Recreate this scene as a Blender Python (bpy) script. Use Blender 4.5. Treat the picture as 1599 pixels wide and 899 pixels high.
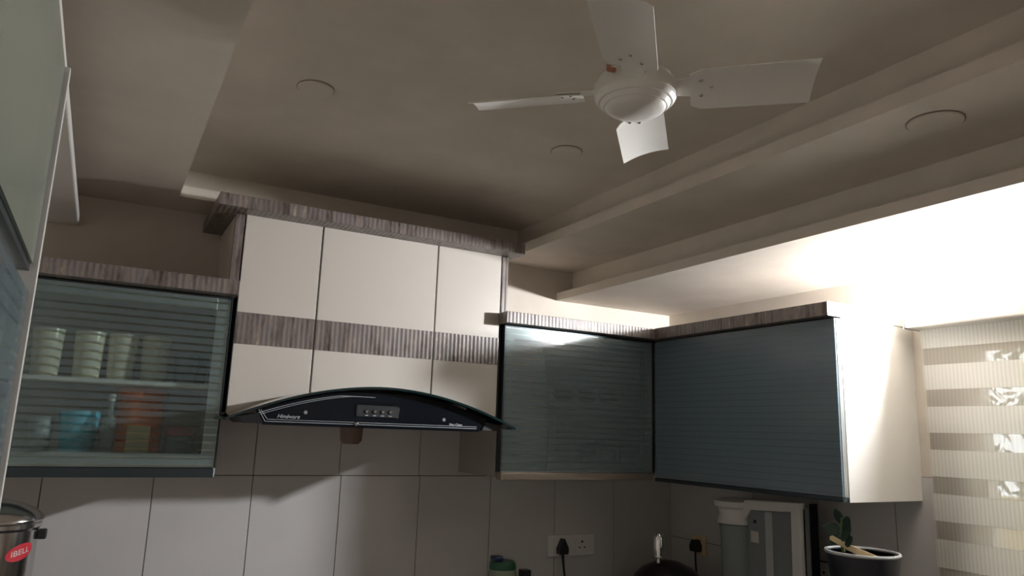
import bpy, math, random
from mathutils import Vector, Matrix, Euler
random.seed(7)
for o in list(bpy.data.objects): bpy.data.objects.remove(o)
SC = bpy.context.scene
COL = SC.collection
PI = math.pi
ZC = 1.68            # eye height; all heights below are written relative to the eye
# ------------------------------------------------------------------ camera
cam_d = bpy.data.cameras.new('camera'); cam = bpy.data.objects.new('camera', cam_d); COL.objects.link(cam)
cam_d.sensor_fit = 'HORIZONTAL'; cam_d.sensor_width = 36.0
cam_d.lens = 1144.93 / 1599 * 36.0
cam_d.clip_start = 0.02
cam.matrix_world = Matrix.Translation((0, 0, ZC)) @ (Matrix.Rotation(-0.502628, 4, 'Z') @ Matrix.Rotation(1.764343, 4, 'X') @ Matrix.Rotation(0.034599, 4, 'Z'))
SC.camera = cam
# ------------------------------------------------------------------ world (daylight outside) and exposure
w = bpy.data.worlds.new('sky'); SC.world = w; w.use_nodes = True
bg = w.node_tree.nodes['Background']
bg.inputs['Color'].default_value = (0.93, 0.96, 1.0, 1); bg.inputs['Strength'].default_value = 5.0
vs = SC.view_settings
vs.view_transform = 'Standard'; vs.look = 'None'; vs.gamma = 1.0; vs.use_curve_mapping = False
vs.exposure = 0.33
BULB = 2900.0

# ------------------------------------------------------------------ materials
def nodes(name):
    m = bpy.data.materials.new(name); m.use_nodes = True
    nt = m.node_tree; return m, nt, nt.nodes['Principled BSDF'], nt.nodes['Material Output']
def N(nt, t, **kw):
    n = nt.nodes.new(t)
    for k, v in kw.items(): setattr(n, k, v)
    return n
def setc(p, col, rough=.5, metal=0., spec=.5):
    p.inputs['Base Color'].default_value = (*col, 1); p.inputs['Roughness'].default_value = rough
    p.inputs['Metallic'].default_value = metal; p.inputs['Specular IOR Level'].default_value = spec
def mat(name, col, rough=.5, metal=0., spec=.5, var=.06, scale=6., bump=0., bscale=60.):
    m, nt, p, out = nodes(name); setc(p, col, rough, metal, spec)
    g = N(nt, 'ShaderNodeNewGeometry')
    nz = N(nt, 'ShaderNodeTexNoise'); nz.inputs['Scale'].default_value = scale; nz.inputs['Detail'].default_value = 4
    nt.links.new(g.outputs['Position'], nz.inputs['Vector'])
    r = N(nt, 'ShaderNodeValToRGB')
    r.color_ramp.elements[0].position = .3; r.color_ramp.elements[1].position = .7
    r.color_ramp.elements[0].color = (*[c * (1 - var) for c in col], 1)
    r.color_ramp.elements[1].color = (*[min(1, c * (1 + var)) for c in col], 1)
    nt.links.new(nz.outputs['Fac'], r.inputs['Fac']); nt.links.new(r.outputs['Color'], p.inputs['Base Color'])
    if bump:
        n2 = N(nt, 'ShaderNodeTexNoise'); n2.inputs['Scale'].default_value = bscale
        nt.links.new(g.outputs['Position'], n2.inputs['Vector'])
        b = N(nt, 'ShaderNodeBump'); b.inputs['Strength'].default_value = bump; b.inputs['Distance'].default_value = .002
        nt.links.new(n2.outputs['Fac'], b.inputs['Height']); nt.links.new(b.outputs['Normal'], p.inputs['Normal'])
    return m
def stripe_fac(nt, axis, pitch, duty, off=0.):
    """1 where frac((axis+off)/pitch) < duty"""
    g = N(nt, 'ShaderNodeNewGeometry'); s = N(nt, 'ShaderNodeSeparateXYZ')
    nt.links.new(g.outputs['Position'], s.inputs[0])
    a = N(nt, 'ShaderNodeMath', operation='ADD'); a.inputs[1].default_value = off
    nt.links.new(s.outputs[axis], a.inputs[0])
    d = N(nt, 'ShaderNodeMath', operation='DIVIDE'); d.inputs[1].default_value = pitch
    nt.links.new(a.outputs[0], d.inputs[0])
    f = N(nt, 'ShaderNodeMath', operation='FRACT'); nt.links.new(d.outputs[0], f.inputs[0])
    l = N(nt, 'ShaderNodeMath', operation='LESS_THAN'); l.inputs[1].default_value = duty
    nt.links.new(f.outputs[0], l.inputs[0])
    return l.outputs[0]
def glass_mat(name, striped=True, tint=(.83, .89, .88), frost=(.27, .36, .36), opac=.5, rough=.22, pitch=.0225, duty=.7, gap=0.):
    m, nt, p, out = nodes(name); setc(p, frost, rough, 0, .6)
    tr = N(nt, 'ShaderNodeBsdfTransparent'); tr.inputs['Color'].default_value = (*tint, 1)
    gl = N(nt, 'ShaderNodeBsdfGlossy'); gl.inputs['Roughness'].default_value = .04
    fr = N(nt, 'ShaderNodeFresnel'); fr.inputs['IOR'].default_value = 1.5
    mx = N(nt, 'ShaderNodeMixShader'); nt.links.new(fr.outputs[0], mx.inputs[0]); nt.links.new(tr.outputs[0], mx.inputs[1]); nt.links.new(gl.outputs[0], mx.inputs[2])
    tr2 = N(nt, 'ShaderNodeBsdfTransparent'); tr2.inputs['Color'].default_value = (*tint, 1)
    fz = N(nt, 'ShaderNodeMixShader'); fz.inputs[0].default_value = opac
    nt.links.new(tr2.outputs[0], fz.inputs[1]); nt.links.new(p.outputs[0], fz.inputs[2])
    if gap:                                   # the gaps between the frosted stripes are lightly frosted too
        g2 = N(nt, 'ShaderNodeMixShader'); g2.inputs[0].default_value = gap
        nt.links.new(mx.outputs[0], g2.inputs[1]); nt.links.new(p.outputs[0], g2.inputs[2]); mx = g2
    fin = N(nt, 'ShaderNodeMixShader')
    if striped: nt.links.new(stripe_fac(nt, 2, pitch, duty), fin.inputs[0])
    else: fin.inputs[0].default_value = 1.
    nt.links.new(mx.outputs[0], fin.inputs[1]); nt.links.new(fz.outputs[0], fin.inputs[2])
    nt.links.new(fin.outputs[0], out.inputs['Surface'])
    return m
def wood_mat(name, axis=0):
    """grey-brown laminate, fine upright grain and flutes"""
    m, nt, p, out = nodes(name); setc(p, (.2, .17, .15), .38, 0, .5)
    g = N(nt, 'ShaderNodeNewGeometry'); mp = N(nt, 'ShaderNodeMapping')
    nt.links.new(g.outputs['Position'], mp.inputs['Vector']); mp.inputs['Scale'].default_value = (46, 46, 10)
    n1 = N(nt, 'ShaderNodeTexNoise'); n1.inputs['Scale'].default_value = 1.; n1.inputs['Detail'].default_value = 5; n1.inputs['Roughness'].default_value = .65
    nt.links.new(mp.outputs[0], n1.inputs['Vector'])
    r = N(nt, 'ShaderNodeValToRGB'); e = r.color_ramp.elements
    e[0].position = .30; e[0].color = (.05, .038, .034, 1); e[1].position = .72; e[1].color = (.46, .41, .35, 1)
    for pos, c in ((.42, (.15, .115, .10)), (.52, (.20, .175, .17)), (.62, (.235, .185, .155))):
        x = e.new(pos); x.color = (*c, 1)
    nt.links.new(n1.outputs['Fac'], r.inputs['Fac']); nt.links.new(r.outputs['Color'], p.inputs['Base Color'])
    wv = N(nt, 'ShaderNodeTexWave', wave_type='BANDS', bands_direction='DIAGONAL' if axis is None else 'XYZ'[axis])
    wv.inputs['Scale'].default_value = 20.; wv.inputs['Distortion'].default_value = 0
    nt.links.new(g.outputs['Position'], wv.inputs['Vector'])
    b = N(nt, 'ShaderNodeBump'); b.inputs['Strength'].default_value = .35; b.inputs['Distance'].default_value = .002
    nt.links.new(wv.outputs['Fac'], b.inputs['Height']); nt.links.new(b.outputs['Normal'], p.inputs['Normal'])
    return m
def fabric_mat(name, col, opac, trans):
    m, nt, p, out = nodes(name)
    g = N(nt, 'ShaderNodeNewGeometry')
    wv = N(nt, 'ShaderNodeTexWave', wave_type='BANDS', bands_direction='Y'); wv.inputs['Scale'].default_value = 26.; wv.inputs['Distortion'].default_value = .8
    nt.links.new(g.outputs['Position'], wv.inputs['Vector'])
    r = N(nt, 'ShaderNodeValToRGB'); r.color_ramp.elements[0].color = (*[c * .86 for c in col], 1); r.color_ramp.elements[1].color = (*col, 1)
    nt.links.new(wv.outputs['Fac'], r.inputs['Fac'])
    df = N(nt, 'ShaderNodeBsdfDiffuse'); tl = N(nt, 'ShaderNodeBsdfTranslucent'); tr = N(nt, 'ShaderNodeBsdfTransparent')
    nt.links.new(r.outputs['Color'], df.inputs['Color']); nt.links.new(r.outputs['Color'], tl.inputs['Color'])
    a = N(nt, 'ShaderNodeMixShader'); a.inputs[0].default_value = trans
    nt.links.new(df.outputs[0], a.inputs[1]); nt.links.new(tl.outputs[0], a.inputs[2])
    b = N(nt, 'ShaderNodeMixShader'); b.inputs[0].default_value = opac
    nt.links.new(tr.outputs[0], b.inputs[1]); nt.links.new(a.outputs[0], b.inputs[2]); nt.links.new(b.outputs[0], out.inputs['Surface'])
    return m
def emit_mat(name, col, s):
    m, nt, p, out = nodes(name); setc(p, (.9, .9, .9), .4)
    p.inputs['Emission Color'].default_value = (*col, 1); p.inputs['Emission Strength'].default_value = s
    return m
def clear_mat(name, tint, opac=.25, rough=.1):
    return glass_mat(name, False, tint, tint, opac, rough)

M = dict(
    wall=mat('wall_paint', (.66, .595, .515), .6, bump=.15),
    ceil=mat('ceiling_paint', (.76, .69, .60), .65, bump=.1),
    tile=mat('greige_tile', (.60, .58, .57), .28, var=.05, scale=3),
    greige=mat('greige_laminate', (.36, .33, .30), .45, var=.03),
    grout=mat('grout', (.06, .055, .05), .9),
    floor=mat('floor_tile', (.42, .37, .33), .3),
    rear=mat('rear_paint', (.58, .52, .46), .6), base=mat('base_laminate', (.16, .13, .11), .4),
    cream=mat('cream_laminate', (.68, .635, .575), .32, var=.015, scale=2),
    white=mat('white_laminate', (.78, .76, .72), .4, var=.02),
    wood=wood_mat('striated_laminate', 0), woody=wood_mat('striated_laminate_side', 1),
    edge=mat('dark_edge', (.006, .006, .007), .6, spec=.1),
    alu=mat('aluminium_profile', (.55, .58, .58), .3, .8, var=.03),
    darkalu=mat('dark_profile', (.05, .065, .075), .32, .6),
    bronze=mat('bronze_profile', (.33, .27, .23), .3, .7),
    glass=glass_mat('striped_glass', tint=(.90, .95, .94), opac=.20, frost=(.25, .31, .325), duty=.74), glass2=glass_mat('striped_glass_mist', opac=.55, frost=(.22, .28, .30), gap=.38, duty=.76),
    glass3=glass_mat('frosted_glass', True, opac=.74, frost=(.20, .27, .32), duty=.78, gap=.64),
    glassp=glass_mat('plain_frosted_glass', False, opac=.8, frost=(.33, .36, .30)),
    pane=glass_mat('window_glass', False, (.95, .97, .97), (.5, .5, .5), .03),
    black=mat('black_glass', (.004, .006, .010), .12, spec=.25, var=.0), darkgrey=mat('dark_grey_plate', (.03, .033, .038), .35),
    teal=mat('dark_green_glass', (.004, .02, .022), .06, spec=.7, var=0),
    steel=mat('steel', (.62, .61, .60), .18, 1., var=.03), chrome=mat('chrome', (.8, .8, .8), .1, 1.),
    plastic=mat('white_plastic', (.75, .74, .71), .35, var=.02), greyp=mat('grey_plastic', (.22, .24, .25), .3),
    blackp=mat('black_plastic', (.015, .015, .018), .4), line=mat('white_print', (.55, .58, .6), .5, var=0),
    fan=mat('fan_enamel', (.86, .84, .79), .3, var=.03),
    china=mat('cream_china', (.80, .76, .60), .25), bowl=mat('white_china', (.8, .8, .76), .2),
    olive=mat('olive_china', (.42, .40, .22), .3),
    orange=mat('orange_plastic', (.85, .22, .06), .3), blue=mat('light_blue_plastic', (.16, .62, .82), .35), navy=mat('navy_plastic', (.012, .03, .09), .35),
    pink=mat('pink_plastic', (.5, .16, .17), .35), red=mat('red_sticker', (.62, .03, .05), .4), green=mat('dark_green_plastic', (.02, .10, .05), .4),
    granite=mat('black_granite', (.03, .03, .032), .2), copper=mat('copper', (.45, .2, .12), .4, .7), oily=mat('oily_brown', (.16, .11, .085), .45),
    leaf=mat('leaf', (.012, .035, .022), .45, var=.3, scale=40), stem=mat('stem', (.10, .17, .06), .5), soil=mat('soil', (.10, .05, .04), .9, bump=.5),
    stick=mat('pale_wood', (.78, .62, .36), .55, var=.1, scale=30), pot=mat('dark_blue_pot', (.012, .016, .026), .38), rim=mat('pale_rim', (.45, .47, .47), .4),
    band=fabric_mat('opaque_fabric', (.82, .80, .75), .94, .3), sheer=fabric_mat('sheer_fabric', (.54, .50, .44), .68, .35),
    bottle=clear_mat('pale_green_bottle', (.55, .62, .48), .5), tank=clear_mat('clear_tank', (.6, .66, .66), .35),
    bulb=emit_mat('bulb_glow', (.97, .98, 1.0), BULB),
    outwall=mat('tan_render', (.62, .50, .30), .8), tree=mat('tree_leaf', (.05, .09, .03), .6, var=.4, scale=20), bark=mat('bark', (.12, .09, .06), .8),
    card=mat('paper_label', (.6, .58, .55), .6), cookerlid=mat('black_enamel', (.014, .012, .013), .3),
)

# ------------------------------------------------------------------ mesh helpers (camera-relative heights in, world out)
class MB:
    def __init__(s): s.v = []; s.f = []
    def add(s, vs, fs):
        b = len(s.v); s.v += [tuple(v) for v in vs]; s.f += [tuple(b + i for i in f) for f in fs]; return s
    def box(s, x0, x1, y0, y1, z0, z1):
        return s.add([(x, y, z) for x in (x0, x1) for y in (y0, y1) for z in (z0, z1)],
                     [(0, 1, 3, 2), (4, 6, 7, 5), (0, 4, 5, 1), (2, 3, 7, 6), (0, 2, 6, 4), (1, 5, 7, 3)])
    def prism(s, poly, axis, a, b):
        """poly: 2-D points; axis x -> (y,z), y -> (x,z), z -> (x,y)"""
        def P(u, v, t): return {'x': (t, u, v), 'y': (u, t, v), 'z': (u, v, t)}[axis]
        n = len(poly)
        return s.add([P(u, v, a) for u, v in poly] + [P(u, v, b) for u, v in poly],
                     [tuple(range(n)), tuple(range(2 * n - 1, n - 1, -1))] + [(i, i + n, (i + 1) % n + n, (i + 1) % n) for i in range(n)])
    def lathe(s, prof, c=(0, 0, 0), n=32, axis=(0, 0, 1)):
        """prof: (radius, height along axis)"""
        ax = Vector(axis).normalized(); u = ax.orthogonal().normalized(); v = ax.cross(u); c = Vector(c)
        vs = []
        for r, h in prof:
            for k in range(n):
                t = 2 * PI * k / n; vs.append(c + ax * h + (u * math.cos(t) + v * math.sin(t)) * max(r, 1e-5))
        fs = [(i * n + k, i * n + (k + 1) % n, (i + 1) * n + (k + 1) % n, (i + 1) * n + k) for i in range(len(prof) - 1) for k in range(n)]
        fs += [tuple(range(n))[::-1], tuple(range((len(prof) - 1) * n, len(prof) * n))]
        return s.add(vs, fs)
    def cyl(s, c, r, h, n=24, axis=(0, 0, 1)): return s.lathe([(r, 0), (r, h)], c, n, axis)
    def tube(s, pts, r, n=10):
        pts = [Vector(p) for p in pts]; vs = []; m = len(pts)
        for i, p in enumerate(pts):
            t = (pts[min(i + 1, m - 1)] - pts[max(i - 1, 0)]).normalized()
            u = t.cross(Vector((.31, .2, .93))).normalized(); q = t.cross(u)
            rr = r[i] if isinstance(r, (list, tuple)) else r
            for k in range(n):
                a = 2 * PI * k / n; vs.append(p + (u * math.cos(a) + q * math.sin(a)) * rr)
        fs = [(i * n + k, i * n + (k + 1) % n, (i + 1) * n + (k + 1) % n, (i + 1) * n + k) for i in range(m - 1) for k in range(n)]
        fs += [tuple(range(n))[::-1], tuple(range((m - 1) * n, m * n))]
        return s.add(vs, fs)
    def build(s, name, m, parent=None, bevel=0., smooth=False, seg=2):
        base = Vector((0, 0, 0))
        q = parent
        while q is not None: base += q.location; q = q.parent
        org = Vector((0, 0, 0))
        if parent is None:
            xs, ys, zs = zip(*s.v); org = Vector(((min(xs) + max(xs)) / 2, (min(ys) + max(ys)) / 2, min(zs) + ZC))
        me = bpy.data.meshes.new(name)
        me.from_pydata([Vector(v) + Vector((0, 0, ZC)) - base - org for v in s.v], [], s.f)
        me.validate()
        import bmesh
        bm = bmesh.new(); bm.from_mesh(me); bmesh.ops.recalc_face_normals(bm, faces=bm.faces); bm.to_mesh(me); bm.free()
        me.materials.append(M[m] if isinstance(m, str) else m)
        o = bpy.data.objects.new(name, me); COL.objects.link(o); o.location = org
        if parent is not None: o.parent = parent
        if bevel:
            b = o.modifiers.new('bevel', 'BEVEL'); b.width = bevel; b.segments = seg; b.limit_method = 'ANGLE'
        if smooth:
            for p in me.polygons: p.use_smooth = True
            try: me.set_sharp_from_angle(angle=math.radians(38))
            except Exception: pass
        return o
def B(*a): return MB().box(*a)
def tag(o, label, cat, group=None):
    o['label'] = label; o['category'] = cat
    if group: o['group'] = group
    return o
def thing(name, loc, label, cat, group=None):
    o = bpy.data.objects.new(name, None); COL.objects.link(o); o.location = (loc[0], loc[1], loc[2] + ZC); o.empty_display_size = .05
    return tag(o, label, cat, group)
def struct(o): o['kind'] = 'structure'; return o
def text_part(txt, size, M4, m, parent, name='lettering', shear=0., extrude=.0003):
    """flat lettering, matrix given with camera-relative height"""
    cu = bpy.data.curves.new(name, 'FONT'); cu.body = txt; cu.size = size; cu.extrude = extrude; cu.shear = shear; cu.align_x = 'CENTER'; cu.align_y = 'CENTER'
    t = bpy.data.objects.new('tmp', cu); COL.objects.link(t)
    me = bpy.data.meshes.new_from_object(t.evaluated_get(bpy.context.evaluated_depsgraph_get()))
    bpy.data.objects.remove(t)
    mb = MB(); mb.add([M4 @ v.co for v in me.vertices], [tuple(p.vertices) for p in me.polygons])
    return mb.build(name, m, parent)

# ================================================================== THE ROOM
XL, XR, YB, YR, FL = -.48, 2.418, 2.77, -1.5, -ZC
Z1, Z2, Z3 = .86, .729, .59
T = .12
struct(B(XL - T, XR + T, YR - T, YB + T, FL - .1, FL).build('floor', 'floor'))
wb = struct(B(XL - T, XR + T, YB, YB + T, FL, Z1).build('wall_back', 'wall'))
struct(B(XL - T, XL, YR, YB, FL, Z1).build('wall_left', 'wall'))
# right wall with a window opening
WY0, WY1, WZ0, WZ1 = .20, 1.365, -.62, .36
mb = MB()
for a in ((YR, WY0, FL, Z1), (WY1, YB, FL, Z1), (WY0, WY1, FL, WZ0), (WY0, WY1, WZ1, Z1)): mb.box(XR, XR + T, *a)
wr = struct(mb.build('wall_right', 'wall'))
# rear wall with an added, unseen doorway, its leaf shut against the daylight
DX0, DX1, DZ1 = .75, 1.75, .45
mb = MB()
for a in ((XL, DX0, FL, Z1), (DX1, XR, FL, Z1), (DX0, DX1, DZ1, Z1)): mb.box(a[0], a[1], YR - T, YR, a[2], a[3])
struct(mb.build('wall_rear', 'rear'))
mb = MB().box(DX0 - .05, DX0, YR - T - .01, YR + .015, FL, DZ1 + .05).box(DX1, DX1 + .05, YR - T - .01, YR + .015, FL, DZ1 + .05).box(DX0, DX1, YR - T - .01, YR + .015, DZ1, DZ1 + .05)
dr = struct(mb.build('door_1', 'white', bevel=.003))
lf = B(DX0 + .003, DX1 - .003, YR - .06, YR - .02, FL + .005, DZ1 - .003).build('added_door_leaf', 'rear', dr, bevel=.002)  # leaf added out of view to keep sky light out of the room
MB().tube([(DX0 + .08, YR - .02, -.68), (DX0 + .08, YR + .03, -.68), (DX0 + .20, YR + .03, -.68)], .009, 10).build('handle', 'steel', lf, smooth=True)
# stepped false ceiling
ce = struct(B(XL - T, XR + T, YR - T, YB + T, Z1, Z1 + .1).build('ceiling', 'ceil'))
FY = -.95                     # front of the tray, behind the viewer
B(XL, .10, YR, YB, Z2, Z1).build('soffit', 'ceil', ce)
B(.10, 1.505, 2.70, YB, Z2, Z1).build('soffit', 'ceil', ce)
B(.10, 1.505, YR, FY, Z2, Z1).build('soffit', 'ceil', ce)
B(1.505, 1.84, YR, YB, Z2, Z1).build('soffit', 'ceil', ce)
B(1.84, XR, YR, YB, Z3, Z1).build('soffit', 'ceil', ce)
# cove ledges with an upright lip
def L_prism(a, b, c, zb, zl, side):      # a lip outer, b riser, lip thickness c
    return [(a, zb), (b, zb), (b, zb + .012), (a + c, zb + .012), (a + c, zl), (a, zl)]
MB().prism(L_prism(.15, .10, -.012, Z2, .767, 0), 'y', FY, 2.58).build('cove_lip', 'ceil', ce)
MB().prism(L_prism(1.457, 1.505, .012, Z2, .767, 0), 'y', FY, 2.58).build('cove_lip', 'ceil', ce)
MB().prism(L_prism(2.58, 2.70, .012, Z2, .767, 0), 'x', .10, 1.505).build('cove_lip', 'ceil', ce)
MB().prism(L_prism(1.755, 1.84, .012, Z3, .625, 0), 'y', YR, YB).build('cove_lip', 'ceil', ce)
# wall tiles: each tile a slab proud of the wall, dark joints between
TH = .008; J = .0012
shared = {}
def tile(x0, x1, z0, z1, parent, axis):
    key = (round(x1 - x0, 4), round(z1 - z0, 4), axis)
    if key in shared:
        src, ox, oz = shared[key]
        o = bpy.data.objects.new('tile', src.data); COL.objects.link(o); o.parent = parent
        d = Vector((x0 - ox, 0, z0 - oz)) if axis == 'x' else Vector((0, x0 - ox, z0 - oz))
        o.location = d
        b = o.modifiers.new('bevel', 'BEVEL'); b.width = .001; b.segments = 1
        return o
    if axis == 'x': m = B(x0 + J, x1 - J, YB - TH, YB + .002, z0 + J, z1 - J)
    else: m = B(XR - TH, XR + .002, x0 + J, x1 - J, z0 + J, z1 - J)
    o = m.build('tile', 'tile', parent, bevel=.001, seg=1); shared[key] = (o, x0, z0); return o
TZ = -.181; CT = -.80
xs = [XL, -.124, .191, .506, .821, 1.136, 1.451, 1.766, 2.081, XR]
for a, b in zip(xs, xs[1:]):
    tile(a, b, CT, -.63, wb, 'x'); tile(a, b, -.63, TZ, wb, 'x')
xs2 = [XL, -.124, .191, .506, .812, 1.130, 1.451, 1.766, 2.081, XR]
for i, (a, b) in enumerate(zip(xs2, xs2[1:])):
    tile(a, b, TZ, .018, wb, 'x')
B(XL, XR, YB - .004, YB + .001, CT, .018).build('grout_bed', 'grout', wb)
ys = [1.37, 1.625, 1.94, 2.255, YB - TH]
for a, b in zip(ys, ys[1:]):
    tile(a, b, CT, -.45, wr, 'y'); tile(a, b, -.45, -.10, wr, 'y')
B(XR - .004, XR + .001, 1.37, YB - TH, CT, -.10).build('grout_bed', 'grout', wr)

# window: frame, mullion, panes, bars
wn = struct(MB().box(XR + .03, XR + .09, WY0, WY0 + .05, WZ0, WZ1).box(XR + .03, XR + .09, WY1 - .03, WY1, WZ0, WZ1).box(XR + .03, XR + .09, WY0 + .05, WY1 - .03, WZ0, WZ0 + .05).box(XR + .03, XR + .09, WY0 + .05, WY1 - .03, WZ1 - .05, WZ1).build('window_1', 'white', bevel=.004))
B(XR + .035, XR + .085, .71, .75, WZ0 + .05, WZ1 - .05).build('mullion', 'white', wn, bevel=.003)
B(XR + .055, XR + .061, WY0 + .05, .71, WZ0 + .05, WZ1 - .05).build('pane', 'pane', wn)
B(XR + .055, XR + .061, .75, WY1 - .03, WZ0 + .05, WZ1 - .05).build('pane', 'pane', wn)
for k in range(9):
    y = WY0 + .1 + k * .112
    MB().cyl((XR + .105, y, WZ0), .006, WZ1 - WZ0, 8).build('bar', 'darkalu', wn, smooth=True)

# ================================================================== CABINETS
YD = 2.45                                  # carcass front of the cabinets on the back wall
def carcass_back(t, x0, x1, z0, z1, shelves, sx0=.018, sx1=.018, m0='white'):
    B(x0, x0 + sx0, YD, YB, z0, z1).build('side_panel', m0, t, bevel=.001)
    B(x1 - sx1, x1, YD, YB, z0, z1).build('side_panel', 'white', t, bevel=.001)
    B(x0 + sx0, x1 - sx1, YB - .012, YB, z0, z1).build('back_panel', 'white', t)
    B(x0 + sx0, x1 - sx1, YD, YB - .012, z0, z0 + .018).build('bottom_panel', 'white', t)
    B(x0 + sx0, x1 - sx1, YD, YB - .012, z1 - .018, z1).build('top_panel', 'white', t)
    for z in shelves: B(x0 + sx0, x1 - sx1, YD + .03, YB - .012, z - .016, z).build('shelf', 'white', t)
def glass_door_y(t, x0, x1, z0, z1, yf, gm, rail, fw=.04):
    """door on the back wall: pane in front of an aluminium frame, profile rail below"""
    d = MB().box(x0, x0 + fw, yf + .006, YD - .002, z0, z1).box(x1 - fw, x1, yf + .006, YD - .002, z0, z1).box(x0 + fw, x1 - fw, yf + .006, YD - .002, z1 - fw, z1).box(x0 + fw, x1 - fw, yf + .006, YD - .002, z0, z0 + fw)
    f = d.build('door_frame', 'alu', t, bevel=.001)
    B(x0 + .003, x1 - .003, yf, yf + .005, z0 + .003, z1 - .003).build('glass_pane', gm, f)
    B(x0, x1, yf - .004, YD - .002, z0 - .028, z0 - .001).build('handle_rail', rail, f, bevel=.002)
    e = MB().box(x0 - .004, x0, yf - .002, YD - .002, z0, z1).box(x1, x1 + .004, yf - .002, YD - .002, z0, z1).box(x0 - .004, x1 + .004, yf - .002, YD - .002, z1, z1 + .004)
    e.build('edge_strip', 'darkalu', f)
    return f
CB, CTP = -.165, .385
# --- left wall cabinet on the back wall
t = thing('wall_cabinet', (-.07, 2.6, CB), 'striped glass wall cabinet holding cups and an orange jar, left of the chimney cabinet', 'cabinet')
carcass_back(t, XL + .001, .334, CB, CTP, [.112])
glass_door_y(t, XL + .02, .327, CB + .028, CTP - .006, 2.42, 'glass', 'darkalu')
B(XL + .001, .337, 2.362, YB, CTP + .001, .432).build('crown_board', 'wood', t, bevel=.0015)
# --- chimney cabinet
t = thing('chimney_cabinet', (.815, 2.6, .03), 'tall cream three-door cabinet with a wood-grain band above the black cooker hood', 'cabinet')
B(.3355, .362, YD, YB - .002, .03, .433).build('side_panel', 'edge', t)
B(1.276, 1.2985, YD, YB - .002, .03, .441).build('side_panel', 'edge', t)
for a, b, c, z in ((.314, .341, .316, .434), (1.291, 1.316, 1.314, .442)):
    q = B(a, b, YD - .002, YB - .002, z, .66).build('side_panel', 'wall', t)
    B(a, b, YD - .020, YD - .0022, z, .66).build('edge_strip', 'wood', q)
B(.362, 1.276, YB - .012, YB - .002, .03, .66).build('back_panel', 'white', t)
B(.362, 1.276, YD, YB - .012, .642, .66).build('top_panel', 'white', t)
B(.362, 1.276, YD, YB - .012, .03, .048).build('bottom_panel', 'white', t)
for a, b in ((.346, .594), (.600, 1.020), (1.026, 1.286)):
    d = B(a, b, YD - .020, YD - .001, .02, .679).build('door', 'cream', t, bevel=.0012)
    B(a + .0005, b - .0005, YD - .0215, YD - .0199, .243, .344).build('band', 'wood', d)
B(.345, 1.287, YD - .001, YD + .0, .03, .66).build('gap_shade_sheet', 'edge', t)  # near-black sheet paints the shade in the gaps between the doors
mb = MB().prism([(.250, 2.352), (1.345, 2.352), (1.345, YB - .002), (1.298, YB - .002), (1.298, YD), (.340, YD), (.340, YB - .002), (.250, YB - .002)], 'z', .662, .702)
mb.build('crown_board', 'wood', t, bevel=.0015)
# --- right cabinet on the back wall
t = thing('wall_cabinet', (1.66, 2.6, CB), 'wall cabinet behind misted striped glass with stacked bowls, right of the chimney cabinet', 'cabinet')
carcass_back(t, 1.300, XR - .001, CB, CTP + .008, [.125], m0='greige')
glass_door_y(t, 1.306, 2.012, CB + .02, CTP + .004, 2.412, 'glass2', 'bronze')
B(1.282, XR - .002, 2.362, YB - .002, .397, .440).build('crown_board', 'wood', t, bevel=.0015)
# --- cabinet on the right wall
XF = 2.05
t = thing('wall_cabinet', (2.23, 2.0, CB), 'blue-grey glass wall cabinet with a bright white end panel beside the window blind', 'cabinet')
Y0, Y1 = 1.525, 2.448
B(XF - .006, XR - .001, Y0, Y0 + .02, -.178, .396).build('end_panel', 'white', t, bevel=.001)
B(XF, XR - .001, Y1 - .018, Y1, CB, .393).build('side_panel', 'white', t)
B(XR - .013, XR - .001, Y0 + .02, Y1 - .018, CB, .393).build('back_panel', 'white', t)
B(XF, XR - .013, Y0 + .02, Y1 - .018, CB, CB + .018).build('bottom_panel', 'white', t)
B(XF, XR - .013, Y0 + .02, Y1 - .018, .375, .393).build('top_panel', 'white', t)
B(XF + .03, XR - .013, Y0 + .02, Y1 - .018, .109, .125).build('shelf', 'white', t)
a, b, z0, z1, fw = Y0 + .002, 2.402, CB + .002, .392, .04
f = MB().box(2.024, XF - .002, a, a + fw, z0, z1).box(2.024, XF - .002, b - fw, b, z0, z1).box(2.024, XF - .002, a + fw, b - fw, z1 - fw, z1).box(2.024, XF - .002, a + fw, b - fw, z0, z0 + fw).build('door_frame', 'alu', t, bevel=.001)
B(2.018, 2.0235, a + .002, b, z0 + .002, z1).build('glass_pane', 'glass3', f)
B(2.014, XF - .002, a, b, z0 - .014, z0 - .001).build('handle_rail', 'darkalu', f, bevel=.002)
MB().prism([(1.982, Y0), (XR - .001, Y0), (XR - .001, 2.361), (1.982, 2.361)], 'z', .397, .442).build('crown_board', 'woody', t, bevel=.0015)
B(1.9815, XR - .001, Y0 - .002, Y0, .397, .442).build('crown_end', 'white', t)
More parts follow.
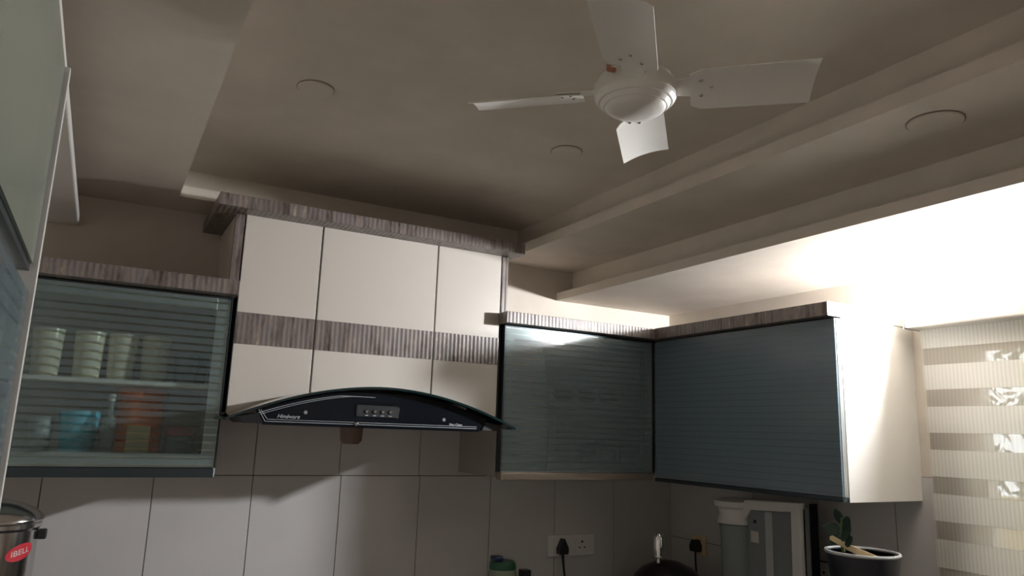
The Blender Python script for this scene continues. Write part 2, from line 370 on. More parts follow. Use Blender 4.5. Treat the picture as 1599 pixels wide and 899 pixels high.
# --- tall cabinet on the left wall, long top board reaching the back wall
t = thing('tall_cabinet', (-.30, 1.07, -.17), 'tall cabinet with stacked frosted glass doors and white edges on the left wall', 'cabinet')
B(XL + .001, -.1185, 1.470, 1.489, -.17, .619).build('side_panel', 'white', t, bevel=.001)
B(XL + .001, -.13, .60, .62, -.17, .619).build('side_panel', 'white', t, bevel=.001)
B(XL + .001, XL + .013, .62, 1.47, -.17, .619).build('back_panel', 'white', t)
B(XL + .013, -.15, .62, 1.47, -.17, -.152).build('bottom_panel', 'white', t)
B(XL + .013, -.155, .62, 1.47, .215, .233).build('shelf', 'white', t)
B(XL + .001, -.129, .60, YB - .001, .620, .648).build('top_board', 'white', t, bevel=.004)
for z0, z1, gm in ((.240, .617, 'glassp'), (-.168, .208, 'glass2')):
    f = MB()
    a, b, fw = .623, 1.467, .02
    f.box(-.150, -.131, a, a + fw, z0, z1).box(-.150, -.131, b - fw, b, z0, z1).box(-.150, -.131, a + fw, b - fw, z1 - fw, z1).box(-.150, -.131, a + fw, b - fw, z0, z0 + fw)
    f = f.build('door_frame', 'darkalu', t, bevel=.001)
    B(-.1305, -.126, a + .012, b - .008, z0 + .012, z1 - .004).build('glass_pane', gm, f)

# ================================================================== COOKER HOOD
t = thing('cooker_hood', (.763, 2.4, 0), 'black curved-glass cooker hood with push buttons above the tiled wall', 'hood')
HX, HW, HA = .773, .460, .122
def arch(x): u = (x - HX) / HW; return .014 + (HA - .014) * (1 - abs(u) ** 1.9)
n = 40
top = [(HX - HW + 2 * HW * i / n, arch(HX - HW + 2 * HW * i / n)) for i in range(n + 1)]
MB().prism(top + [(x, z - .007) for x, z in reversed(top)], 'y', 2.185, YD - .022).build('glass_canopy', 'teal', t, smooth=True)
xa, xb = .398, 1.144
pt = [(xa + (xb - xa) * i / n, min(arch(xa + (xb - xa) * i / n) - .012, .105)) for i in range(n + 1)]
pan = MB().prism([(xa + .022, -.004), (xb - .03, -.004)] + [(x, z) for x, z in reversed(pt)], 'y', 2.22, 2.235).build('front_panel', 'black', t, bevel=.002)
B(.44, 1.09, 2.236, YD + .30, -.002, .012).build('filter_tray', 'steel', t, bevel=.003)
B(.50, 1.03, 2.236, YD - .03, .0125, .075).build('motor_body', 'blackp', t, bevel=.006)
# printed outline, double line below and arc above
for off, r in ((0, .0009), (.006, .0007)):
    pts = [(xa + .006 + off, 2.2192, arch(xa) - .010), (xa + .026 + off, 2.2192, .006 + off)] + [(xa + .04 + (xb - xa - .08) * i / 8, 2.2192, .006 + off) for i in range(9)]
    MB().tube(pts, r, 6).build('outline_print', 'line', pan)
    pts = [(xa + .006 + off + (.34) * i / 16, 2.2192, min(arch(xa + .006 + .34 * i / 16) - .022 - off * .6, .09)) for i in range(17)]
    MB().tube(pts, r, 6).build('outline_print', 'line', pan)
RY = Matrix(((1, 0, 0, 0), (0, 0, -1, 0), (0, 1, 0, 0), (0, 0, 0, 1)))
def on_y(x, y, z): return Matrix.Translation((x, y, z)) @ RY
text_part('Hindware', .0165, on_y(.489, 2.2188, .0215), 'line', pan, shear=.3)
text_part('Neo Clean', .0105, on_y(1.027, 2.2188, .0165), 'line', pan, shear=.2)
for cx, cz in ((.538, .036), (.985, .031)):
    for k in range(6):
        a = k * PI / 3; MB().tube([(cx + .0015 * math.cos(a), 2.219, cz + .0015 * math.sin(a)), (cx + .006 * math.cos(a), 2.219, cz + .006 * math.sin(a))], .0011, 6).build('emblem_ray', 'line', pan)
kb = B(.690, .828, 2.216, 2.222, .029, .066).build('switch_plate', 'darkgrey', pan, bevel=.003)
MB().tube([(.806, 2.2156, .066), (.824, 2.2156, .066), (.829, 2.2156, .060), (.825, 2.2156, .030), (.818, 2.2156, .0285)], .0011, 6).build('switch_trim', 'chrome', pan)
for k in range(4):
    MB().lathe([(.006, 0), (.006, .003), (.0045, .0055), (0, .006)], (.724 + .0255 * k, 2.2165, .047), 16, (0, -1, 0)).build('push_button', 'chrome', pan, smooth=True)
    B(.719 + .0255 * k, .729 + .0255 * k, 2.2155, 2.2165, .0335, .0355).build('button_print', 'line', pan)
MB().lathe([(.0075, 0), (.0075, .003), (.005, .007), (0, .0085)], (.694, 2.220, .008), 20, (0, -1, 0)).build('glint_bead', 'chrome', pan, smooth=True)  # chrome bead added to stand in for a glint on the panel edge
MB().lathe([(.026, 0), (.036, .012), (.038, .055), (.036, .055), (.034, .012), (0, .008)], (.758, 2.47, -.058), 28).build('oil_cup', 'oily', t, smooth=True)
for sx in (-1, 1):
    cx = HX + sx * .385
    MB().prism([(cx - .035 * sx, .0), (cx + .025 * sx, .0), (cx + .045 * sx, .018), (cx - .02 * sx, .03)], 'y', 2.22, 2.40).build('glass_bracket', 'blackp', t, bevel=.002)

# ================================================================== CEILING FAN
FX, FYc, FZ = .843, 1.06, .655
t = thing('ceiling_fan', (FX, FYc, FZ - .045), 'small off-white four-blade ceiling fan hanging in the ceiling tray', 'fan')
MB().lathe([(.010, .0), (.010, .145)], (FX, FYc, FZ + .03), 16).build('down_rod', 'fan', t, smooth=True)
MB().lathe([(.014, 0), (.022, .015), (.024, .03), (.024, .032)], (FX, FYc, Z1 - .032), 28).build('canopy', 'fan', t, smooth=True)
MB().lathe([(.074, 0), (.080, .006), (.080, .028), (.070, .045), (.03, .052), (.018, .06)], (FX, FYc, FZ - .012), 40).build('motor_housing', 'fan', t, smooth=True)
hub = MB().lathe([(0, -.024), (.030, -.0225), (.048, -.018), (.056, -.013), (.059, -.009), (.062, -.0085), (.066, -.004), (.068, -.000), (.072, .0005), (.077, .006), (.079, .010), (.079, .013)], (FX, FYc, FZ - .018), 48).build('hub_cover', 'fan', t, smooth=True)
PITCH = math.radians(18); R0, R1 = .105, .330
for k in range(4):
    a = math.radians(47 + 90 * k)
    ax = Vector((math.cos(a), math.sin(a), 0)); wv = Vector((-math.sin(a), math.cos(a), 0)) * math.cos(PITCH) + Vector((0, 0, -math.sin(PITCH)))
    nv = ax.cross(wv)
    c0 = Vector((FX, FYc, FZ))
    m_, q_ = 12, 8; vs = []; fs = []
    for i in range(m_ + 1):
        u = i / m_; r = R0 + (R1 - R0) * u
        hw = .052 + .003 * u
        if u < .1: hw *= .80 + .2 * math.sin(u / .1 * PI / 2)
        for j in range(q_ + 1):
            s = -1 + 2 * j / q_
            rr = r - (.005 * s * u)                       # slanted tip
            vs.append(c0 + ax * rr + wv * (s * hw) + nv * (.007 * (1 - s * s)))
    nn = len(vs); vs += [v + nv * .0022 for v in vs]
    W_ = q_ + 1
    for i in range(m_):
        for j in range(q_):
            p = i * W_ + j; fs.append((p, p + 1, p + W_ + 1, p + W_)); fs.append((nn + p, nn + p + W_, nn + p + W_ + 1, nn + p + 1))
    bd = [j for j in range(W_)] + [i * W_ + q_ for i in range(1, m_ + 1)] + [m_ * W_ + j for j in range(q_ - 1, -1, -1)] + [i * W_ for i in range(m_ - 1, 0, -1)]
    for p, q in zip(bd, bd[1:] + bd[:1]): fs.append((p, p + nn, q + nn, q))
    bl = MB().add(vs, fs).build('blade', 'fan', t, smooth=True)
    br = []
    for s, r in ((-.020, .068), (.020, .068), (.030, .150), (-.030, .150)): br.append((s, r))
    vv = [c0 + ax * r + wv * s + nv * .0085 for s, r in br] + [c0 + ax * r + wv * s + nv * .0125 for s, r in br]
    MB().add(vv, [(0, 1, 2, 3), (7, 6, 5, 4), (0, 4, 5, 1), (1, 5, 6, 2), (2, 6, 7, 3), (3, 7, 4, 0)]).build('blade_arm', 'fan', bl, bevel=.001)
    for s, r in ((-.02, .125), (.02, .125), (0, .145)):
        pc = c0 + ax * r + wv * s + nv * (.007 * (1 - (s / .05) ** 2))
        MB().lathe([(.0042, -.001), (.004, .0015), (.002, .003), (0, .0032)], pc, 12, -nv).build('screw', 'chrome', bl, smooth=True)
    if k == 2:
        pc = c0 + ax * .088 + wv * -.033
        MB().tube([pc, pc + Vector((-.004, .012, .006)), pc + Vector((.002, .02, .018))], .005, 8).build('wire_end', 'copper', t, smooth=True)

# ================================================================== DOWNLIGHTS
def downlight(x, y, z, r, lab):
    t = thing('downlight', (x, y, z - .006), lab, 'downlight', 'recessed downlights in the false ceiling')
    MB().lathe([(r, 0), (r * 1.05, 0), (r * 1.05, .002), (r, .002)], (x, y, z - .002), 40).build('recess_shade_ring', 'bronze', t, smooth=True)  # brown ring paints the shadow outlining the recessed light
    MB().lathe([(r * .72, 0), (r * .96, 0), (r, .003), (r, .006), (r * .72, .006)], (x, y, z - .006), 40).build('trim_ring', 'ceil', t, smooth=True)
    MB().lathe([(0, 0), (r * .72, 0), (r * .72, .003), (0, .003)], (x, y, z - .0035), 40).build('diffuser', 'white', t, smooth=True)
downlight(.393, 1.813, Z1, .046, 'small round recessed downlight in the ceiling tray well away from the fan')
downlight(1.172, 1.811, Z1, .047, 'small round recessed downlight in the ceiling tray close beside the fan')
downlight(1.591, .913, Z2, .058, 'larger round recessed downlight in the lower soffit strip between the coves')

# ================================================================== LAMP ON THE RIGHT WALL
t = thing('wall_lamp', (2.40, 1.12, .45), 'bare glowing bulb in a small angled holder on the wall above the window blind', 'lamp')
LB = Vector((2.370, 1.175, .503)); LH = Vector((2.392, 1.110, .566))
dv = (LB - LH).normalized()
MB().lathe([(.030, 0), (.030, .010), (.020, .020), (.017, .026)], (XR, 1.100, .559), 28, (-1, 0, 0)).build('wall_plate', 'plastic', t, smooth=True)
MB().lathe([(.015, 0), (.021, .006), (.021, .042), (.018, .048)], LH - dv * .004, 24, dv).build('bulb_holder', 'greyp', t, smooth=True)
MB().lathe([(.0295, .0), (.032, .010), (.032, .016), (.028, .030), (.018, .040), (0, .045)], LB - dv * .018, 24, dv).build('bulb', 'bulb', t, smooth=True)
MB().lathe([(.0145, 0), (.0175, .010), (.0295, .046)], LB - dv * .0645, 24, dv).build('bulb_collar', 'plastic', t, smooth=True)

# ================================================================== ZEBRA BLIND
t = thing('zebra_blind', (2.39, .75, -.72), 'roller blind with alternating opaque and sheer stripes over the right window', 'blind')
by0, by1 = .12, 1.478
B(2.325, XR, by0 - .02, 1.493, .384, .446).build('cassette', 'cream', t, bevel=.006)
B(2.324, XR, 1.4935, 1.497, .382, .448).build('end_cap', 'plastic', t, bevel=.001)
z = .386; first = True
edges = [.386, .319, .264, .183, .128, .044, -.010, -.094, -.148, -.232, -.288, -.374, -.424, -.508, -.562, -.646, -.700]
for i, (za, zb) in enumerate(zip(edges, edges[1:])):
    if i % 2 == 0: B(2.388, 2.3895, by0, by1, zb, za).build('opaque_band', 'band', t)
    else: B(2.3885, 2.3893, by0, by1 - .006, zb, za).build('sheer_band', 'sheer', t)
MB().cyl((2.389, by0, -.706), .010, by1 - by0, 16, (0, 1, 0)).build('bottom_bar', 'alu', t, smooth=True)

# ================================================================== THINGS IN THE LEFT GLASS CABINET
def cup(x, y, z, r, h, m, lab, cat, grp=None, handle=False, taper=.85):
    t = thing('cup', (x, y, z), lab, cat, grp)
    MB().lathe([(r * taper * .9, 0), (r * taper, .006), (r, h - .004), (r, h), (r - .004, h), (r * taper - .004, .012), (0, .010)], (x, y, z), 28).build('cup_body', m, t, smooth=True)
    if handle:
        MB().tube([(x + r * .9, y - .01, z + h * .8), (x + r + .022, y - .015, z + h * .75), (x + r + .026, y - .015, z + h * .5), (x + r + .015, y - .015, z + h * .25), (x + r * .85, y - .01, z + h * .2)], .005, 8).build('handle', m, t, smooth=True)
    return t
for x, l_ in ((-.155, 'cream tumbler at the end of the shelf row beside the tall cabinet edge'), (-.045, 'yellowish cream tumbler on the upper shelf above the light blue mug'), (.046, 'cream tumbler on the upper shelf between two others, left of the orange jar'), (.140, 'cream tumbler on the upper shelf beside the clear glasses, above the orange jar')):
    cup(x, 2.60, .1125, .043, .145, 'china', l_, 'tumbler', 'cream tumblers on the shelf')
for x, y, l_ in ((.235, 2.62, 'clear drinking glass beside the last cream tumbler'), (.275, 2.70, 'clear drinking glass set back in the shelf corner behind another glass')):
    cup(x, y, .1125, .036, .10, 'tank', l_, 'glass', 'clear glasses on the shelf')
t = thing('storage_jar', (.118, 2.60, CB + .0185), 'tall orange storage jar on the lower shelf of the glass cabinet', 'jar')
MB().lathe([(.060, 0), (.066, .01), (.066, .19), (.060, .205)], (.118, 2.60, CB + .0185), 32).build('jar_body', 'orange', t, smooth=True)
MB().lathe([(.066, 0), (.070, .004), (.070, .03), (.064, .036), (0, .037)], (.118, 2.60, CB + .224), 32).build('lid', 'orange', t, smooth=True)
B(.085, .148, 2.5325, 2.535, -.10, -.02).build('paper_label', 'stick', t)
cup(-.043, 2.60, CB + .0185, .056, .165, 'blue', 'light blue plastic mug on the lower shelf beside the orange jar', 'mug', None, False, .72)
cup(-.142, 2.60, CB + .0185, .033, .145, 'rim', 'small grey mug on the lower shelf beside the light blue mug', 'mug')
t = thing('glass_bottle', (.040, 2.53, CB + .0185), 'slim clear bottle between the blue mug and the orange jar', 'bottle')
MB().lathe([(.018, 0), (.020, .005), (.020, .13), (.008, .165), (.008, .20)], (.034, 2.53, CB + .0185), 24).build('bottle_body', 'tank', t, smooth=True)
MB().lathe([(.010, 0), (.010, .02), (0, .021)], (.034, 2.53, CB + .215), 20).build('cap', 'plastic', t, smooth=True)
t = thing('storage_jar', (.235, 2.58, CB + .0185), 'short pink-lidded jar on the lower shelf right of the orange jar', 'jar')
MB().lathe([(.038, 0), (.042, .006), (.042, .09), (.036, .10)], (.235, 2.58, CB + .0185), 28).build('jar_body', 'tank', t, smooth=True)
MB().lathe([(.042, 0), (.042, .022), (.036, .026), (0, .027)], (.235, 2.58, CB + .1185), 28).build('lid', 'pink', t, smooth=True)
# ================================================================== THINGS IN THE RIGHT GLASS CABINETS
def bowl(x, y, z, r, m, lab, grp):
    o = MB().lathe([(r * .45, 0), (r * .5, .004), (r * .85, .022), (r, .040), (r - .003, .040), (r * .8, .024), (0, .008)], (x, y, z), 28).build('bowl', m, None, smooth=True)
    return tag(o, lab, 'bowl', grp)
for x in (1.475, 1.567):
    for k in range(3):
        bowl(x, 2.58, .1255 + k * .024, .040, 'bowl', ('bottom', 'middle', 'topmost')[k] + ' small white bowl of the stack ' + ('nearest the chimney cabinet' if x < 1.5 else 'beside the olive bowls'), 'stacked white bowls')
for x, y in ((1.68, 2.58), (1.80, 2.58), (1.91, 2.58)):
    for k in range(2):
        bowl(x, y, .1255 + k * .024, .048, 'olive', ('lower', 'upper')[k] + ' olive bowl of the pair ' + {1.68: 'beside the white bowls', 1.80: 'between two other olive pairs', 1.91: 'nearest the cabinet corner'}[x], 'stacked olive bowls')
t = thing('reflection_box', (1.52, 2.58, CB + .0185), 'large grey-white box standing in for a pale reflection in the misted glass', 'reflection_box')  # added pale box imitates a reflection in the door glass
B(1.425, 1.605, 2.50, 2.68, CB + .0185, .075).build('reflection_body', 'white', t, bevel=.02)
B(1.422, 1.608, 2.497, 2.683, .0755, .10).build('lid', 'rim', t, bevel=.008)
t = thing('steel_pot', (1.86, 2.58, CB + .0185), 'round steel pot with lid on the lower shelf of the misted glass cabinet', 'pot')
MB().lathe([(.085, 0), (.095, .008), (.097, .09), (.102, .094)], (1.86, 2.58, CB + .0185), 36).build('pot_body', 'steel', t, smooth=True)
MB().lathe([(.102, 0), (.095, .008), (.04, .022), (.012, .026), (.012, .036), (0, .038)], (1.86, 2.58, CB + .113), 36).build('lid', 'steel', t, smooth=True)
t = thing('storage_jar', (2.23, 2.01, .1255), 'pale yellow jar on the upper shelf behind the blue-grey glass', 'jar')
MB().lathe([(.050, 0), (.055, .006), (.055, .075), (.050, .085)], (2.23, 2.01, .1255), 28).build('jar_body', 'stick', t, smooth=True)
MB().lathe([(.055, 0), (.055, .02), (0, .021)], (2.23, 2.01, .211), 28).build('lid', 'plastic', t, smooth=True)
t = thing('spice_box', (2.18, 1.98, CB + .0185), 'low orange box on the bottom shelf behind the blue-grey glass', 'box')
B(2.11, 2.25, 1.92, 2.04, CB + .0185, -.085).build('box_body', 'plastic', t, bevel=.006)
B(2.107, 2.253, 1.917, 2.043, -.0845, -.065).build('lid', 'orange', t, bevel=.006)

# ================================================================== COUNTER (below the frame, carries the small things)
t = thing('countertop', (1.0, 2.4, FL), 'black granite countertop along the tiled walls', 'countertop')
B(XL + .001, XR - TH, 2.15, YB - TH, CT - .03, CT).build('slab', 'granite', t, bevel=.003)
B(1.80, XR - TH, .30, 2.15, CT - .03, CT).build('slab', 'granite', t, bevel=.003)
for a in range(5):
    x = XL + .01 + a * .45
    B(x, x + .44, 2.20, YB - .02, FL + .1, CT - .031).build('base_unit', 'base', t, bevel=.002)
for a in range(4):
    y = .31 + a * .455
    B(1.85, XR - .02, y, y + .45, FL + .1, CT - .031).build('base_unit', 'base', t, bevel=.002)
B(XL + .01, XR - .02, 2.26, YB - .02, FL, FL + .0995).build('plinth', 'edge', t)
B(1.91, XR - .02, .31, 2.2595, FL, FL + .0995).build('plinth', 'edge', t)

# ================================================================== STEEL URN
ux, uy = -.190, 2.40
t = thing('steel_urn', (ux, uy, CT), 'tall stainless steel urn with a red oval sticker under the left glass cabinet', 'urn')
MB().lathe([(.088, 0), (.092, .01), (.092, .505), (.098, .512), (.098, .522), (.094, .526)], (ux, uy, CT), 48).build('urn_body', 'steel', t, smooth=True)
lid = MB().lathe([(.100, 0), (.102, .004), (.100, .012), (.085, .026), (.055, .042), (.02, .052), (0, .053)], (ux, uy, CT + .527), 48).build('lid', 'steel', t, smooth=True)
B(ux + .090, ux + .112, uy - .018, uy + .018, CT + .478, CT + .502).build('handle', 'blackp', t, bevel=.004)
B(ux - .112, ux - .090, uy - .018, uy + .018, CT + .478, CT + .502).build('handle', 'blackp', t, bevel=.004)
def on_cyl(u, v, r):             # bend a flat print round the urn: u arc length from the front, v height
    a = -PI / 2 + u / r + .74; return (ux + r * math.cos(a), uy + r * math.sin(a), v)
st = MB(); ring = 36
zc = CT + .455
vs = [on_cyl(0, zc, .0925)]
for q in (.5, 1.):
    for k in range(ring):
        a = 2 * PI * k / ring; u = .036 * q * math.cos(a); v = .0205 * q * math.sin(a) + .22 * u
        vs.append(on_cyl(u, zc + v, .0925))
fs = [(0, 1 + k, 1 + (k + 1) % ring) for k in range(ring)] + [(1 + k, 1 + ring + k, 1 + ring + (k + 1) % ring, 1 + (k + 1) % ring) for k in range(ring)]
sk = st.add(vs, fs).build('sticker', 'red', t)
cu = bpy.data.curves.new('lettering', 'FONT'); cu.body = 'IBELL'; cu.size = .0215; cu.align_x = 'CENTER'; cu.align_y = 'CENTER'
to = bpy.data.objects.new('tmp', cu); COL.objects.link(to)
me = bpy.data.meshes.new_from_object(to.evaluated_get(bpy.context.evaluated_depsgraph_get())); bpy.data.objects.remove(to)
MB().add([on_cyl(v.co.x, zc + v.co.y * .9 + .22 * v.co.x, .0930) for v in me.vertices], [tuple(p.vertices) for p in me.polygons]).build('lettering', 'bowl', sk)

# ================================================================== SOCKETS AND PLUGS
YT = YB - TH
t = thing('socket_plate', (1.847, YT, -.51), 'white double socket plate on the back wall tiles with a plug in it', 'socket')
pl = B(1.728, 1.966, YT - .012, YT, -.512, -.426).build('plate', 'plastic', t, bevel=.003)
for cx in (1.79, 1.90):
    B(cx - .034, cx + .034, YT - .0145, YT - .012, -.500, -.438).build('module', 'plastic', pl, bevel=.001)
    if cx > 1.85:
        for dx, dz, r in ((0, .014, .005), (-.013, -.010, .0038), (.013, -.010, .0038)):
            MB().cyl((cx + dx, YT - .0142, -.469 + dz), r, .0007, 14, (0, -1, 0)).build('pin_hole', 'blackp', pl)
t = thing('power_plug', (1.79, YT - .03, -.50), 'black plug with its cable in the double socket plate', 'plug')
MB().prism([(1.768, -.50), (1.812, -.50), (1.814, -.475), (1.800, -.448), (1.794, -.436), (1.786, -.436), (1.780, -.448), (1.766, -.475)], 'y', YT - .045, YT - .0148).build('plug_body', 'blackp', t, bevel=.004)
MB().tube([(1.79, YT - .030, -.497), (1.792, YT - .031, -.52), (1.798, YT - .03, -.56), (1.806, YT - .028, -.60), (1.81, YT - .03, -.68), (1.80, YT - .04, -.78), (1.795, YT - .05, CT + .006)], [.007, .006, .0045, .0045, .0045, .0045, .0045], 10).build('cable', 'blackp', t, smooth=True)
XT = XR - TH
t = thing('socket_plate', (XT, 2.56, -.50), 'small socket plate with a dark plug on the tiles beside the water purifier', 'socket')
B(XT - .010, XT, 2.525, 2.61, -.505, -.425).build('plate', 'stick', t, bevel=.003)
t = thing('power_plug', (XT - .03, 2.567, -.50), 'black plug in the small socket plate beside the water purifier', 'plug')
MB().prism([(2.545, -.49), (2.59, -.49), (2.592, -.465), (2.578, -.44), (2.557, -.44), (2.543, -.465)], 'x', XT - .045, XT - .0105).build('plug_body', 'blackp', t, bevel=.004)
MB().tube([(XT - .03, 2.567, -.487), (XT - .03, 2.566, -.53), (XT - .028, 2.56, -.62), (XT - .03, 2.55, -.74), (XT - .04, 2.55, CT + .006)], .0045, 10).build('cable', 'blackp', t, smooth=True)
t = thing('socket_plate', (XT, 1.91, -.53), 'white socket plate on the right wall behind the dark planter', 'socket')
pl = B(XT - .011, XT, 1.85, 1.968, -.535, -.432).build('plate', 'plastic', t, bevel=.003)
for dy, dz, r in ((0, .018, .005), (-.013, -.008, .0038), (.013, -.008, .0038)):
    MB().cyl((XT - .0108, 1.915 + dy, -.485 + dz), r, .0007, 14, (-1, 0, 0)).build('pin_hole', 'blackp', pl)
B(XT - .013, XT - .011, 1.885, 1.955, -.4315, -.4265).build('switch_mark', 'blackp', pl)

# ================================================================== WATER PURIFIER ON THE RIGHT COUNTER
t = thing('water_purifier', (2.25, 2.0, CT), 'countertop water purifier with a white frame, grey front and clear round tank', 'purifier')
X0, X1 = 2.20, 2.285
B(X0 + .012, X1, 1.846, 2.10, CT, -.226).build('body', 'greyp', t, bevel=.006)
MB().prism([(1.846, CT), (1.892, CT), (1.886, -.248), (2.045, -.258), (2.075, -.258), (2.10, -.292), (2.13, -.292), (2.112, -.237), (2.10, -.224), (1.846, -.212)], 'x', X0, X0 + .030).build('front_frame', 'plastic', t, bevel=.004)
B(X0 + .010, X0 + .0118, 1.893, 1.975, CT + .005, -.255).build('side_panel', 'greyp', t)
B(X0 + .006, X0 + .0118, 1.976, 2.01, CT + .10, -.257).build('light_strip', 'rim', t, bevel=.002)
B(X0 + .009, X0 + .0119, 2.045, 2.082, -.375, -.335).build('paper_label', 'card', t)
MB().cyl((X0 + .012, 2.062, -.300), .007, .002, 16, (-1, 0, 0)).build('emblem', 'blackp', t)
MB().lathe([(.060, 0), (.064, .01), (.070, .45), (.074, .475)], (2.245, 2.175, CT), 36).build('tank', 'tank', t, smooth=True)
MB().lathe([(.076, 0), (.080, .004), (.078, .012), (.070, .030), (.074, .055), (.090, .066), (.092, .085), (.06, .094), (0, .096)], (2.245, 2.180, CT + .479), 36).build('tank_cap', 'plastic', t, smooth=True)
B(X1 - .035, X1, 1.838, 1.8455, CT, -.215).build('dark_side', 'edge', t, bevel=.001)

# ================================================================== PRESSURE COOKER
px, py = 2.06, 2.38
t = thing('pressure_cooker', (px, py, CT), 'black pressure cooker with a steel weight valve on its lid in the corner', 'cooker')
MB().lathe([(.115, 0), (.125, .012), (.128, .235), (.132, .24)], (px, py, CT), 40).build('pot_body', 'cookerlid', t, smooth=True)
lid = MB().lathe([(.133, 0), (.136, .008), (.130, .022), (.10, .05), (.05, .072), (.02, .078), (0, .078)], (px, py, CT + .241), 40).build('lid', 'cookerlid', t, smooth=True)
vx = px - .045
MB().lathe([(.010, 0), (.010, .030)], (vx, py, CT + .302), 16).build('valve_stem', 'steel', lid, smooth=True)
MB().lathe([(.033, 0), (.035, .003), (.021, .007), (.021, .01), (.0215, .014), (.0215, .075), (.018, .088), (.010, .095), (0, .097)], (vx, py, CT + .332), 24).build('weight_valve', 'chrome', lid, smooth=True)
B(px - .235, px - .120, py - .018, py + .018, CT + .20, CT + .235).build('handle', 'blackp', t, bevel=.008)
B(px + .120, px + .19, py - .018, py + .018, CT + .20, CT + .235).build('handle', 'blackp', t, bevel=.008)

# ================================================================== BOTTLES
t = thing('squeeze_bottle', (1.43, 2.60, CT), 'pale green bottle with blue flip top and dark green collar at the back tiles', 'bottle')
MB().lathe([(.052, 0), (.058, .01), (.060, .20), (.056, .26), (.050, .285)], (1.43, 2.60, CT), 32).build('bottle_body', 'bottle', t, smooth=True)
cap = MB().lathe([(.052, 0), (.053, .004), (.050, .022), (.045, .028), (0, .029)], (1.43, 2.60, CT + .285), 28).build('collar', 'green', t, smooth=True)
B(1.383, 1.422, 2.578, 2.618, CT + .314, CT + .333).build('flip_top', 'navy', cap, bevel=.005)
t = thing('small_bottle', (1.53, 2.60, CT), 'small bottle with a square black cap beside the green-collared bottle', 'bottle')
MB().lathe([(.026, 0), (.029, .008), (.029, .17), (.016, .21), (.016, .245)], (1.53, 2.60, CT), 24).build('bottle_body', 'bottle', t, smooth=True)
B(1.511, 1.549, 2.581, 2.619, CT + .245, CT + .276).build('cap', 'blackp', t, bevel=.004)

# ================================================================== PLANTER ON A MICROWAVE OVEN
t = thing('microwave_oven', (2.08, 1.30, CT), 'black microwave oven under the dark planter beside the window', 'oven')
B(1.88, 2.33, 1.12, 1.56, CT + .012, -.50).build('case', 'blackp', t, bevel=.006)
B(1.868, 1.8795, 1.25, 1.555, CT + .02, -.51).build('oven_door', 'black', t, bevel=.003)
B(1.868, 1.8795, 1.125, 1.245, CT + .02, -.51).build('control_panel', 'greyp', t, bevel=.003)
for y in (1.16, 1.52):
    for x in (1.92, 2.29): MB().cyl((x, y, CT), .015, .0125, 12).build('foot', 'blackp', t)
cx, cy, cz = 1.965, 1.435, -.499
t = thing('planter', (cx, cy, cz), 'dark tapered planter with a pale rim, wooden sticks and a leafy sprig', 'planter')
MB().lathe([(.066, 0), (.070, .004), (.098, .188), (.098, .192), (.093, .192), (.088, .165), (0, .165)], (cx, cy, cz), 44).build('pot', 'pot', t, smooth=True)
MB().lathe([(.0955, .190), (.100, .190), (.1015, .194), (.100, .198), (.0955, .198), (.0940, .194), (.0955, .190)], (cx, cy, cz), 44).build('rim', 'rim', t, smooth=True)
MB().lathe([(.089, .166), (.086, .172), (.04, .176), (0, .174)], (cx, cy, cz), 32).build('soil', 'soil', t, smooth=True)
def slat(p0, p1, wd, th):
    p0, p1 = Vector(p0), Vector(p1); d = (p1 - p0).normalized(); s = d.cross(Vector((-.8, -.55, .2))).normalized() * wd; n_ = d.cross(s).normalized() * th
    e = d * wd * .6
    pts = [p0 + s, p0 - s, p1 - s * .9, p1 + e, p1 + s * .9]
    k = len(pts); vs = pts + [q + n_ for q in pts]
    return MB().add(vs, [tuple(range(k)), tuple(range(2 * k - 1, k - 1, -1))] + [(i, i + k, (i + 1) % k + k, (i + 1) % k) for i in range(k)])
slat((cx - .01, cy - .03, cz + .18), (cx - .035, cy + .075, cz + .226), .0085, .004).build('wooden_stick', 'stick', t, bevel=.001)
slat((cx - .02, cy - .075, cz + .180), (cx - .03, cy + .025, cz + .207), .010, .004).build('wooden_stick', 'stick', t, bevel=.001)
sx, sy = cx - .015, cy + .048
MB().tube([(sx, sy, cz + .17), (sx - .002, sy + .004, cz + .21), (sx - .005, sy + .002, cz + .25), (sx - .008, sy - .004, cz + .285)], [.006, .005, .004, .003], 8).build('stem', 'stem', t, smooth=True)
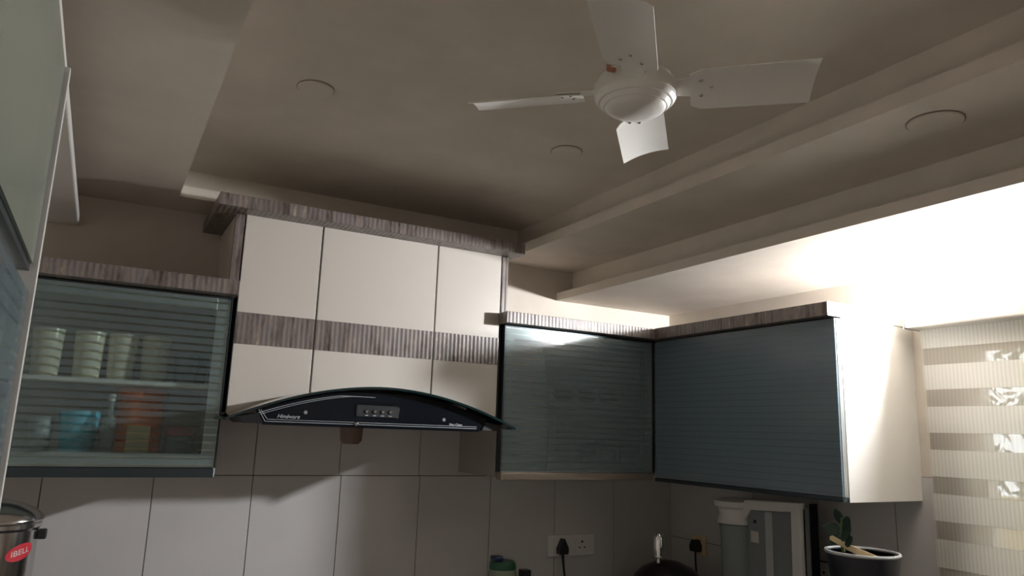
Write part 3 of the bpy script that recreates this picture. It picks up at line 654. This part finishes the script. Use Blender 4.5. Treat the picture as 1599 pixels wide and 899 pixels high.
for (dy, dz, L_, wd, ay, az) in ((.0, .262, .055, .022, 1, .15), (-.004, .268, .045, .022, -1, -.05), (.004, .285, .045, .016, .2, 1.), (-.01, .25, .04, .018, -1, -.7), (.0, .275, .05, .02, -.8, .6), (.005, .245, .035, .014, .9, -.5), (0, .27, .05, .021, -.6, -.4)):
    o_ = Vector((sx - .006, sy + dy, cz + dz * .93)); d = Vector((random.uniform(-.35, .2), ay, az)).normalized(); s_ = d.cross(Vector((-1, .1, .25))).normalized(); n_ = d.cross(s_)
    vs = []; fs = []
    for i in range(7):
        u = i / 6; wdt = wd * math.sin(PI * min(1, u * .93 + .04)) ** .8
        c_ = o_ + d * L_ * u - n_ * .012 * u * u
        vs += [c_ - s_ * wdt + n_ * .003, c_, c_ + s_ * wdt + n_ * .003]
    for i in range(6):
        for j in range(2): p = i * 3 + j; fs.append((p, p + 1, p + 4, p + 3))
    MB().add(vs, fs).build('leaf', 'leaf', t, smooth=True)

# ================================================================== OUTSIDE THE WINDOW
t = thing('garden_tree', (4.2, .6, FL), 'leafy tree outside the window, seen through the blind', 'tree')
MB().tube([(4.2, .9, FL), (4.22, .95, -.6), (4.15, .9, .3), (4.2, .95, 1.4)], [.11, .09, .07, .04], 10).build('trunk', 'bark', t, smooth=True)
mb = MB()
for k in range(4200):
    c_ = Vector((random.gauss(4.2, .30), random.uniform(.3, 3.2), random.uniform(-.25, 1.5)))
    d = Vector((random.gauss(0, 1), random.gauss(0, 1), random.gauss(0, 1))).normalized(); s_ = d.orthogonal().normalized()
    L_ = random.uniform(.03, .06)
    mb.add([c_ - d * L_, c_ + s_ * L_ * .45, c_ + d * L_, c_ - s_ * L_ * .45], [(0, 1, 2, 3)])
o = mb.build('foliage', 'tree', t); o['kind'] = 'stuff'
t = thing('garden_wall', (5.0, 1.0, FL), 'tan rendered boundary wall outside the window', 'wall')
B(4.9, 5.05, -2.0, 5.5, FL, -.35).build('wall_body', 'outwall', t)
B(4.87, 5.08, -2.0, 5.5, -.3495, -.29).build('coping', 'outwall', t, bevel=.01)
B(XR + T, 8, -3, 6.5, FL - .12, FL - .005).build('ground', 'outwall')['kind'] = 'structure'
